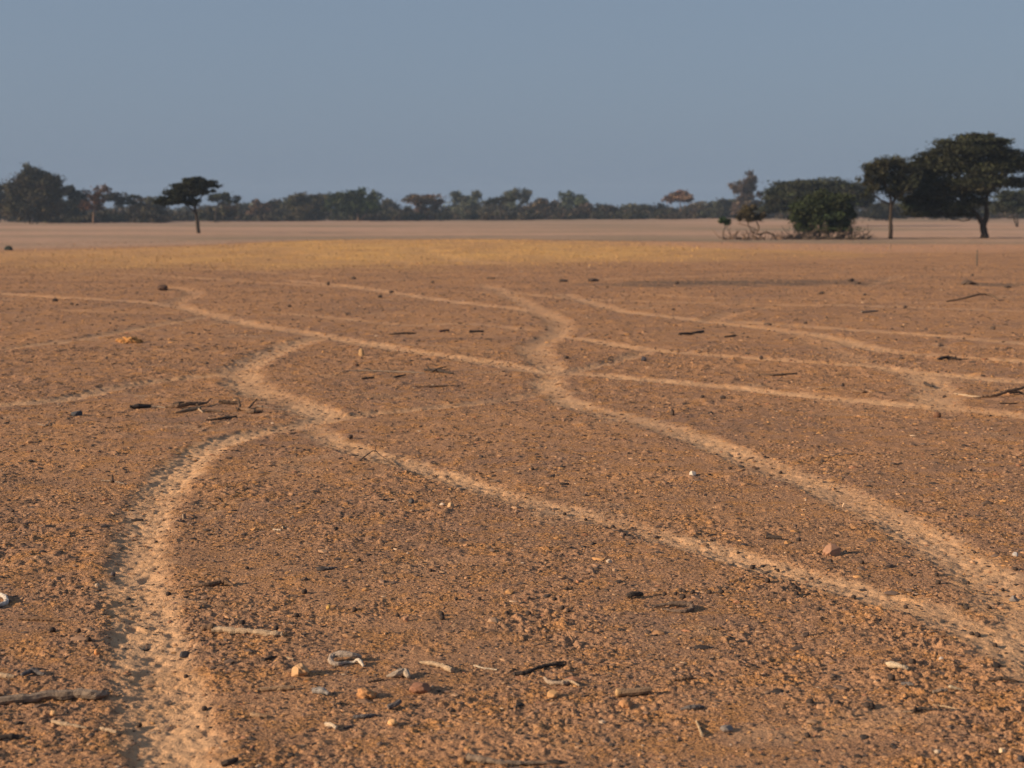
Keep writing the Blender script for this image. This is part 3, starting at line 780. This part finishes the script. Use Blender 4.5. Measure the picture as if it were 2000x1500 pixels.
stick('thin curved grey twig in front of the blue-black stone', [(74,829),(90,832),(98,823,3)], [3,3,2], GREYW, 'twig', 'twig')
stick('dark slim stick lying lowest, below the wood heap', [(402,822),(430,820),(462,815)], [3,6,5], DARKW)
stick('thin grey branch lying crosswise left of the dead bush clump in the middle plain', [(664,727),(700,726),(745,727),(790,729),(830,731)], [3,5,4,5,3], GREYW, 'branch', 'branch', [([(668,720,6),(672,728)], [4,3], DARKW), ([(715,721,4),(735,727)], [5,3], CHAR)])
stick('clump of dark broken twigs in the middle plain', [(828,725),(850,727),(885,731)], [6,10,5], CHAR, 'twigs', 'twig_clump', [([(842,729),(855,722,5),(872,718,7)], [5,4,3], DARKW), ([(836,720,6),(845,727)], [5,4], CHAR), ([(850,726),(878,722,3)], [4,3], DARKW)])
stick('short dark stick farther left of the clump of broken twigs', [(706,741),(730,738)], [6,5], DARKW)
stick('short black stick just left of the clump of broken twigs', [(770,739),(792,734,2)], [7,4], CHAR)
stick('long low dark stick below the clump of broken twigs', [(812,757),(855,756),(900,754)], [3,6,3], BROWNW)
stick('dark bar of wood far up the plain, left of the curved trail', [(916,650),(944,649)], [8,7], CHAR, 'wood', 'wood_bar')
stick('far dark twig well left of the dark bar of wood', [(758,655),(790,653),(812,652)], [3,6,4], DARKW, 'twig', 'twig')
stick('purplish chunk of wood between the far twig and the dark bar', [(858,650),(876,649)], [8,6], (.09,.055,.055), 'wood', 'wood_chunk')
stick('dark ragged piece of wood lying beyond the straight dark stick', [(1326,655),(1350,653),(1374,649)], [7,6,7], CHAR, 'wood', 'wood_piece')
stick('small dark wood piece right of the ragged one', [(1414,659),(1436,657)], [5,7], DARKW, 'wood', 'wood_piece')
stick('dark forked driftwood near the right edge, above the branch and splinter', [(1832,704),(1850,700,2),(1872,702),(1898,702)], [8,10,6,3], CHAR, 'wood', 'wood_piece', [([(1850,702),(1868,697,5)], [5,3], CHAR)])
stick('faint grey stick in the upper right of the plain', [(1682,612),(1714,608)], [5,4], GREYW)
stick('dark scrap of bark by the faint junction at the right', [(1806,750),(1822,756)], [9,7], CHAR, 'bark', 'bark_scrap')
stick('dark short log below the straight stick, near the lower right trail', [(1664,765),(1680,768),(1694,768)], [10,8,6], BROWNW, 'log', 'log')
stick('long thin pale twig left of the dark short log', [(1598,758),(1640,759)], [4,3], TAN, 'twig', 'twig')
stick('L-shaped broken twig with upright end, left of the left trail', [(198,940),(218,942),(244,948)], [3,4,3], GREYW, 'twig', 'twig', [([(219,944),(220,935,5),(220,928,12)], [6,5,3], DARKW)])
stick('wiry thorn twig arching over the diagonal trail near the junction', [(702,902),(718,888,6),(732,880,14),(745,890,6),(775,910)], [2.4,2.4,2.6,2.2,1.8], DARKW, 'twig', 'twig', [([(732,882,12),(735,868,22)], [2.4,1.6], DARKW), ([(732,903),(750,898,8),(768,908)], [2.2,1.8], DARKW)])
stick('brown stick with pointed tip right of the left trail', [(371,1147),(395,1147),(420,1144),(438,1140,2),(456,1145)], [5,9,11,13,3], BROWNW)
ob, o = stick('pale bleached stick with a dark bark-covered thick end', [(416,1234),(450,1237),(490,1240),(530,1244),(552,1244)], [13,12,11,12,12], PALE)
seed_no[0] += 1
M = Mesh(); P, r = lay([(393,1234),(405,1233),(418,1234)], [12,17,16], None)
V, Q, T = tube(P, r, 9, np.random.default_rng(4), .14); M.add(V, Q, T, tint=np.asarray(BROWNW)); e = M.build('bark_end', wood_m, ob, o); e['label'] = 'dark bark still on the thick end'
stick('pale grey root curled into an open loop, lit on its left', [(726 - 50,1297,0),(662,1301),(650,1300),(645,1293,2),(652,1285,6),(668,1282,9),(690,1283,9),(705,1287,2)], [7,9,10,11,12,13,10,7], (.38,.31,.26), 'root', 'root', rough=.05, twigs=[([(655,1300.5),(672,1297),(690,1296),(698,1291,5),(704,1296,2),(710,1304)], [6,5,5,6,8,5], (.55,.48,.40))])
stick('long weathered grey branch entering from the left edge at the bottom', [(-40,1377),(30,1372),(90,1366),(150,1363),(190,1364),(214,1357,3)], [16,18,20,19,20,5], GREYW, 'branch', 'branch', [([(180,1363),(200,1357,4),(211,1351,7)], [9,6,3], PALE)])
stick('white hooked stick poking in at the left edge', [(-14,1160,4),(2,1164,3),(12,1174,2),(10,1182),(-16,1189)], [7,8,9,10,9], (.55,.50,.46))
stick('thin pale curved stick below the weathered branch at the left', [(102,1414,2),(120,1420),(145,1423),(170,1425)], [7,9,8,4], PALE)
stick('short pale curved splinter right of the thin curved stick, at the trail edge', [(196,1424,2),(208,1428),(228,1433)], [7,8,5], PALE, 'splinter', 'splinter')
stick('dark stick end at the left edge below the curved pale stick', [(-20,1446),(20,1443),(46,1441)], [10,12,9], CHAR)
stick('piece of pale weathered wood at the left edge above the long branch', [(-10,1323),(12,1325),(28,1326)], [10,10,6], PALE, 'wood', 'wood_piece')
stick('grey weathered lump of wood right of the pale one at the left edge', [(42,1324),(62,1318),(86,1321)], [7,13,6], BLUEG, 'wood', 'wood_piece')
stick('crooked pale twig right of the curled root, bending down at its right end', [(820,1297),(845,1300),(862,1305),(884,1314)], [5,9,9,10], PALE, 'twig', 'twig')
stick('straight light-brown stick half sunk in earth below the ochre stone', [(503,1350),(535,1349),(574,1348)], [8,9,10], TAN)
stick('knobbly pale piece of root below the crooked pale twig', [(755,1325),(775,1322,2),(790,1318,3),(798,1327)], [4,13,16,9], (.42,.34,.27), 'root', 'root_piece', [([(785,1316,5),(794,1311,9)], [8,5], BLUEG), ([(718,1334),(750,1329)], [5,4], BROWNW)])
stick('long dark forked branch in the bottom middle', [(1003,1321),(1028,1318),(1050,1309,3),(1068,1304,4),(1103,1302)], [8,10,8,7,4], CHAR, 'branch', 'branch', [([(1068,1302,4),(1080,1299,5),(1090,1304)], [6,6,3], TAN), ([(1070,1302,4),(1090,1299,4),(1106,1300)], [6,5,3], DARKW)])
stick('thin pale straw left of the dark forked branch', [(925,1301,2),(945,1306),(970,1308)], [3,3.5,3], (.60,.50,.38), 'straw', 'straw')
ob, o = stick('short round-cut brown log with its sawn end facing left', [(1212,1358),(1240,1357),(1272,1355)], [16,15,14], (.27,.185,.125), 'log', 'log', rough=.05)
M = Mesh(); P, r = lay([(1203.5,1358.5),(1212.5,1358.2)], [17,16.6], None)
V, Q, T = tube(P, r, 12, np.random.default_rng(8), .03, n=5); M.add(V, Q, T, tint=np.asarray((.56,.36,.19))); e = M.build('cut_end', wood_m, ob, o); e['label'] = 'pale sawn end of the log'
stick('tangle of pale broken twigs beneath the dark forked branch', [(1064,1328,3),(1072,1338),(1100,1340),(1116,1336,2)], [7,8,9,5], (.38,.29,.22), 'twigs', 'twig_clump', [([(1096,1336,2),(1110,1334,4),(1132,1344)], [5,6,4], PALE)])
stick('folded strip of bark like a narrow U, near the black pellets', [(1276,1188),(1300,1183,3),(1330,1181,5),(1346,1184,4),(1352,1190,1),(1342,1196),(1320,1196),(1296,1191)], [5,7,8,8,10,8,6,4], (.17,.125,.10), 'bark', 'bark_strip')
stick('black charcoal stub beside the folded bark strip', [(1225,1170),(1240,1167,2),(1255,1166)], [9,11,8], CHAR, 'charcoal', 'charcoal_piece')
stick('small black cylinder lying alone between the two diagonal trails', [(1497,1050),(1510,1051),(1526,1052)], [8,8,7], CHAR, 'stub', 'burnt_stub', rough=.03)
stick('pale knobbed stick at the right, in the corner of the joined trails', [(1727,1306),(1740,1307,2),(1758,1311,2),(1770,1313)], [5,12,11,9], (.55,.44,.32))
stick('long grey branch with a thick root end along the bottom edge', [(913,1487),(935,1490),(970,1494),(1020,1494),(1076,1491)], [15,15,11,8,4], (.24,.185,.145), 'branch', 'branch')
stick('short blue-grey stick tilted up, right of the orange stone', [(759,1386),(772,1380,4),(783,1373,8)], [11,11,8], BLUEG)
stick('dark flat stick below the orange stone', [(690,1401),(712,1400),(735,1396)], [7,9,5], BLUEG)
stick('grey bark flake casting a dark shadow, left of the orange stone', [(611,1356),(628,1355,2),(642,1360)], [10,14,7], (.30,.275,.26), 'bark', 'bark_flake')
stick('short pale bone-like stick below the flat dark stick', [(636,1417),(648,1421),(657,1426)], [8,9,7], (.52,.42,.32))
stick('dark stick at the bottom edge right of the left trail', [(432,1493),(448,1492),(464,1487)], [10,11,7], CHAR)
stick('thin straw-coloured stick lying end-on in the lower middle', [(1360,1410),(1366,1425),(1372,1441)], [4,5,6], (.46,.34,.22))
stick('flat tan wood chip between the left trail and the dark flat stick', [(490,1399),(505,1402),(522,1403)], [9,9,5], TAN, 'wood chip', 'wood_chip')
stick('small black twig with a pale chip, left of the curled root', [(515,1292),(528,1288),(541,1285)], [7,8,4], CHAR, 'twig', 'twig')
stick('small pale chip right of the small black twig', [(560,1287),(573,1289)], [5,4], PALE, 'wood chip', 'wood_chip')
stick('dark stick near the right edge, in the corner below the joined trails', [(1928,1331),(1955,1327,2),(1986,1329)], [5,9,4], DARKW)
stick('pale splinter left of the dark stick near the right edge', [(1852,1346),(1866,1347),(1880,1347)], [7,6,3], (.50,.40,.28), 'splinter', 'splinter')
stick('grey bark piece touching the pale splinter near the right edge', [(1822,1353),(1836,1352),(1850,1351)], [6,8,8], GREYW, 'bark', 'bark_piece')
stick('thin tan straw at the lower right', [(1822,1379),(1848,1382),(1874,1387)], [3,4,3], (.50,.36,.23), 'straw', 'straw')
stick('little tangle of black twigs left of the tan straw', [(1778,1388),(1800,1386),(1830,1389)], [6,8,5], CHAR, 'twigs', 'twig_clump', [([(1782,1392),(1788,1378,8)], [5,3], DARKW), ([(1764,1389),(1786,1388)], [3,3], PALE)])
stick('blue-grey blade of bark below the pale knobbed stick', [(1760,1341),(1772,1342),(1784,1344)], [5,9,4], BLUEG, 'bark', 'bark_flake')
stick('lower of two tiny pale chips on the gravel right of the left trail', [(533,1036),(549,1037)], [4,4], (.55,.44,.34), 'wood chip', 'wood_chip')
stick('upper of two tiny pale chips on the gravel right of the left trail', [(551,1032),(562,1030)], [5,3], PALE, 'wood chip', 'wood_chip')
stick('small slate-coloured twig left of centre, above the pellets', [(626,1113),(642,1113),(659,1111)], [4,6,3], BLUEG, 'twig', 'twig')
stick('thin half-buried brown stick left of the trail near the bottom left', [(36,1211),(80,1212),(116,1214)], [6,7,4], BROWNW)
stick('grey bark piece with shadow at the lower right of the middle', [(1330,1386),(1352,1384,2),(1374,1383)], [6,9,6], BLUEG, 'bark', 'bark_flake')
stick('short dark stick right of the sawn log', [(1314,1328),(1336,1327),(1356,1325)], [4,8,4], BROWNW)

# the two thin posts far out on the plain
def post(label, x, yb, yt, w, col):
    g = ground_points([(x, yb)])[0]; top = at_depth(x + .6, yt, g[1]); g[2] -= .08
    rng = np.random.default_rng(int(x)); M = Mesh(); s = g[1] / F
    V, Q, T = tube([g, (g + top) / 2 + rng.normal(0, .3, 3) * s, top], [w * .5 * s, w * .45 * s, w * .4 * s], 8, rng, .08, n=12); M.add(V, Q, T, tint=np.asarray(col))
    ob = M.build('post', wood_m, None, g); tag(ob, label, 'post')
post('thin dark stake standing upright on the plain below the biggest acacia', 1908, 519, 488, 3.2, (.11, .095, .085))
post('faint thin peg standing below the slender brown-tinged tree', 1739, 489, 474, 1.8, (.20, .15, .12))

# stones
ORANGE, OCH, REDB, PALEST, GREYST, DARKST = (.43, .22, .10), (.53, .33, .18), (.27, .135, .085), (.52, .42, .34), (.20, .17, .155), (.055, .050, .055)
stone('pale ochre wedge-shaped stone left of the curled root', 583, 1323, 46, 24, (.46, .28, .15), chop=9, rough=.22)
stone('rough orange stone, dark on its right side, in the bottom middle', 716, 1367, 40, 23, ORANGE, chop=4, rough=.2)
stone('flat red-brown stone right of the orange one', 818, 1357, 50, 22, REDB, chop=8)
stone('reddish crumbly rock between the two diagonal trails at the right', 1625, 1088, 36, 25, (.36, .20, .13), 'rock', 'rock', chop=4, rough=.3)
stone('white shell-like stone in the middle of the right-hand plain', 1353, 930, 14, 12, (.50, .43, .37))
stone('round ochre stone left of the sawn log', 1079, 1366, 22, 15, (.50, .29, .14), chop=3)
stone('brown stone just under the sawn log', 1222, 1381, 28, 17, (.38, .20, .10), chop=4)
stone('black angular stone on the right edge of the left trail', 358, 1278, 24, 13, DARKST, chop=7)
stone('dark boulder-like clod on the mound by the far left trail bend', 316, 569, 22, 13, (.10, .062, .048), chop=4)
stone('blue-black angular stone at the far left, beside the wood heap', 149, 815, 23, 13, (.07, .072, .082), chop=8)
stone('round brown stone on the plain near the right edge', 1831, 818, 16, 12, (.16, .085, .055), chop=2)
stone('yellowish upright stone beyond the trail junction', 706, 697, 13, 16, (.46, .29, .15))
stone('grey stone at the lower right of the middle', 1420, 1428, 26, 15, GREYST)
stone('small pale-orange stone right of the tilted blue-grey stick', 766, 1416, 24, 13, (.62, .36, .17))
stone('cream pebble on the left shoulder of the left trail', 190, 1146, 11, 9, (.46, .34, .24), 'pebble', 'pebble')
stone('orange pebble on the left edge of the left trail', 189, 1283, 13, 12, (.52, .24, .10), 'pebble', 'pebble')
stone('ochre pebble under the long weathered branch', 104, 1400, 17, 11, (.60, .36, .18), 'pebble', 'pebble')
stone('dark little stone just above the cream pebble', 220, 1123, 11, 8, (.10, .085, .09), 'pebble', 'pebble')
stone('low orange earth lump between the two grey trails at the left', 252, 672, 40, 15, (.44, .225, .085), 'earth lump', 'earth_lump', chop=0, rough=.4, sink=.5)
stone('orange earth lump beside it, flatter and to the left', 234, 668, 18, 8, (.44, .225, .085), 'earth lump', 'earth_lump', chop=0, rough=.4, sink=.5)
stone('dark tilted block lying near the left edge before the far pan', 16, 490, 20, 9, (.030, .036, .034), 'block', 'rock', chop=8)
stone('brown pebble beside a pair of pellets in the lower middle', 793, 1215, 13, 11, (.34, .19, .12), 'pebble', 'pebble')
stone('white pebble above the folded bark strip', 1190, 1101, 13, 8, (.46, .35, .26), 'pebble', 'pebble')
stone('cream pebble halfway along the diagonal trail, below it', 864, 987, 12, 6, (.55, .42, .32), 'pebble', 'pebble')
stone('tan leaf-shaped stone next to the cream pebble below the diagonal trail', 881, 992, 15, 11, (.50, .32, .18), 'pebble', 'pebble')
stone('dark grey stone above the cream pebble below the diagonal trail', 803, 983, 13, 11, (.12, .11, .105), 'pebble', 'pebble')
stone('pale triangular chip on the right-hand diagonal trail', 1649, 989, 9, 8, (.55, .38, .25), 'pebble', 'pebble')
stone('grey-brown upright stone right of the bend of the left trail', 359, 1014, 10, 14, (.26, .19, .14), 'pebble', 'pebble')
stone('white pebble at the right edge beside the trail', 1984, 1092, 12, 9, (.42, .38, .36), 'pebble', 'pebble')
stone('white-grey pebble right of the pale knobbed stick', 1838, 1289, 11, 7, (.45, .38, .33), 'pebble', 'pebble')
stone('yellow pebble above the crooked pale twig', 641, 1192, 10, 10, (.58, .36, .12), 'pebble', 'pebble')
stone('grey stone half buried in the right-hand trail', 1982, 1169, 20, 12, GREYST, 'stone')
stone('tan shiny chip at the lower right corner', 1958, 1470, 18, 9, (.60, .45, .29), 'pebble', 'pebble')
stone('pale pebble at the lower right, left of the tan chip', 1832, 1471, 15, 8, (.46, .36, .27), 'pebble', 'pebble')
stone('dark stone at the very bottom right corner', 1996, 1490, 16, 12, DARKST)
stone('dark clod on the junction of the left and diagonal trails', 683, 858, 12, 10, (.09, .062, .050), 'clod', 'clod', chop=3)
stone('dark clod with an ochre pebble near the side trail at the right', 1258, 707, 12, 10, (.07, .062, .07), 'clod', 'clod', chop=3)

# dark clods out in the middle distance
for x, yb, w, h in [(641,556,8,9),(845,554,9,6),(1100,551,20,7),(1160,551,26,8),(1604,575,14,6),(1690,578,10,5),(107,590,13,8),(1487,700,8,10),(1107,702,14,7),(1828,671,6,6),(1836,678,7,8),(1940,645,13,7),(958,546,22,5),(690,546,12,6),(1768,603,12,6),(1315,607,9,5),(1500,634,18,6),(1573,634,9,6),(1762,641,7,5),(1646,756,9,9),(1412,779,14,8),(1372,779,10,9),(1313,814,9,15),(1893,557,34,12),(1968,563,16,7),(1662,551,16,8),(1675,555,16,6),(1900,540,6,6),(565,601,9,7),(140,596,9,5),(150,597,7,5),(1322,556,10,8),(1920,735,10,6),(2010,735,12,7),(1845,773,10,6),(742,582,14,6),(764,571,12,6)]:
    stone('dark clod of dung or bark dotting the plain beyond the trails', x, yb, w * .85, h * .85, (.085, .062, .052), 'clod', 'clod', chop=3, group='dark clods dotting the plain beyond the trails', rough=.3)

# dark droppings on the near ground
PEL = [(594,1161),(579,1205),(472,1224),(538,1232),(776,1208),(862,1206),(863,1213),(1033,1171),(1083,1174),(990,1202),(1032,1203),(1098,1190),(1110,1195),(1298,1168),(1320,1164),(1331,1158),(1337,1160),(1334,1172),(1353,1162),(1386,1163),(1409,1163),(1447,1138),(1553,1152),(1520,1112),(1599,1194),(1623,1097),(1684,1103),(1107,1155),(1224,1133),(1168,1155),(1780,1127),(1830,1127),(1892,1133),(1960,1148),(1952,1175),(1770,1187),(1775,1210),(1890,1192),(1934,1184),(1984,1117),(1833,1143),(1899,1238),(1911,1240),(1945,1261),(1783,1302),(1742,1334),(1702,1384),(1636,1380),(1695,1384),(1583,1380),(1578,1439),(841,1119),(655,1037),(692,1195),(891,1174),(936,1175),(1144,1014),(1103,1005),(1197,1033),(1235,1032),(304,1056),(328,1165),(482,1115),(1525,922),(1426,920),(1228,888),(1040,920),(1390,1060),(1442,1080),(1668,1168),(1585,1129),(1500,1140),(1556,1166),(1905,1081),(1560,1058),(1470,1112),(101,1237),(152,1241),(172,1258),(1245,1165),(270,1412),(398,1386),(362,1318),(700,1100)]
proto = None
prng = np.random.default_rng(77)
for x, yb in PEL:
    g = ground_points([(x, yb - 2)])[0]; z = full_z_any([g[0]], [g[1]])[0][0]
    if proto is None:
        M = Mesh(); lump(M, np.zeros(3), .0105, .0095, .0092, prng, (.058, .043, .037), 0, 2, .16)
        proto = M.build('dung_pellet', stone_m); o = proto
        tag(o, 'small dark round dung pellet on the near gravelly ground or trails', 'dung pellet', 'dung pellets scattered over the near ground')
    else:
        o = proto.copy(); COL.objects.link(o)
    k = prng.uniform(.75, 1.2)
    o.location = (g[0], g[1] + .008, z + .006 * k); o.scale = (k, k, k * prng.uniform(.85, 1.05)); o.rotation_euler = (prng.uniform(-.4, .4), prng.uniform(-.4, .4), prng.uniform(0, 6))

# ------------------------------------------------------------------ dusty evening air
def haze():
    x, y0, y1, z0, z1 = 1700, -40, 1260, -1.6, 26
    V = [(sx * x, y, z) for z in (z0, z1) for y in (y0, y1) for sx in (-1, 1)]
    Q = [(0, 2, 3, 1), (4, 5, 7, 6), (0, 1, 5, 4), (2, 6, 7, 3), (0, 4, 6, 2), (1, 3, 7, 5)]
    m = bpy.data.materials.new('haze'); m.use_nodes = True; n = m.node_tree.nodes; n.clear()
    v = n.new('ShaderNodeVolumePrincipled'); v.inputs['Color'].default_value = (.44, .58, .80, 1)
    v.inputs['Density'].default_value = .00040; v.inputs['Anisotropy'].default_value = 0.0
    o = n.new('ShaderNodeOutputMaterial'); m.node_tree.links.new(v.outputs[0], o.inputs['Volume'])
    ob = new_mesh('haze', V, quads=Q, smooth=False, mat=m); tag(ob, kind='stuff')
haze()
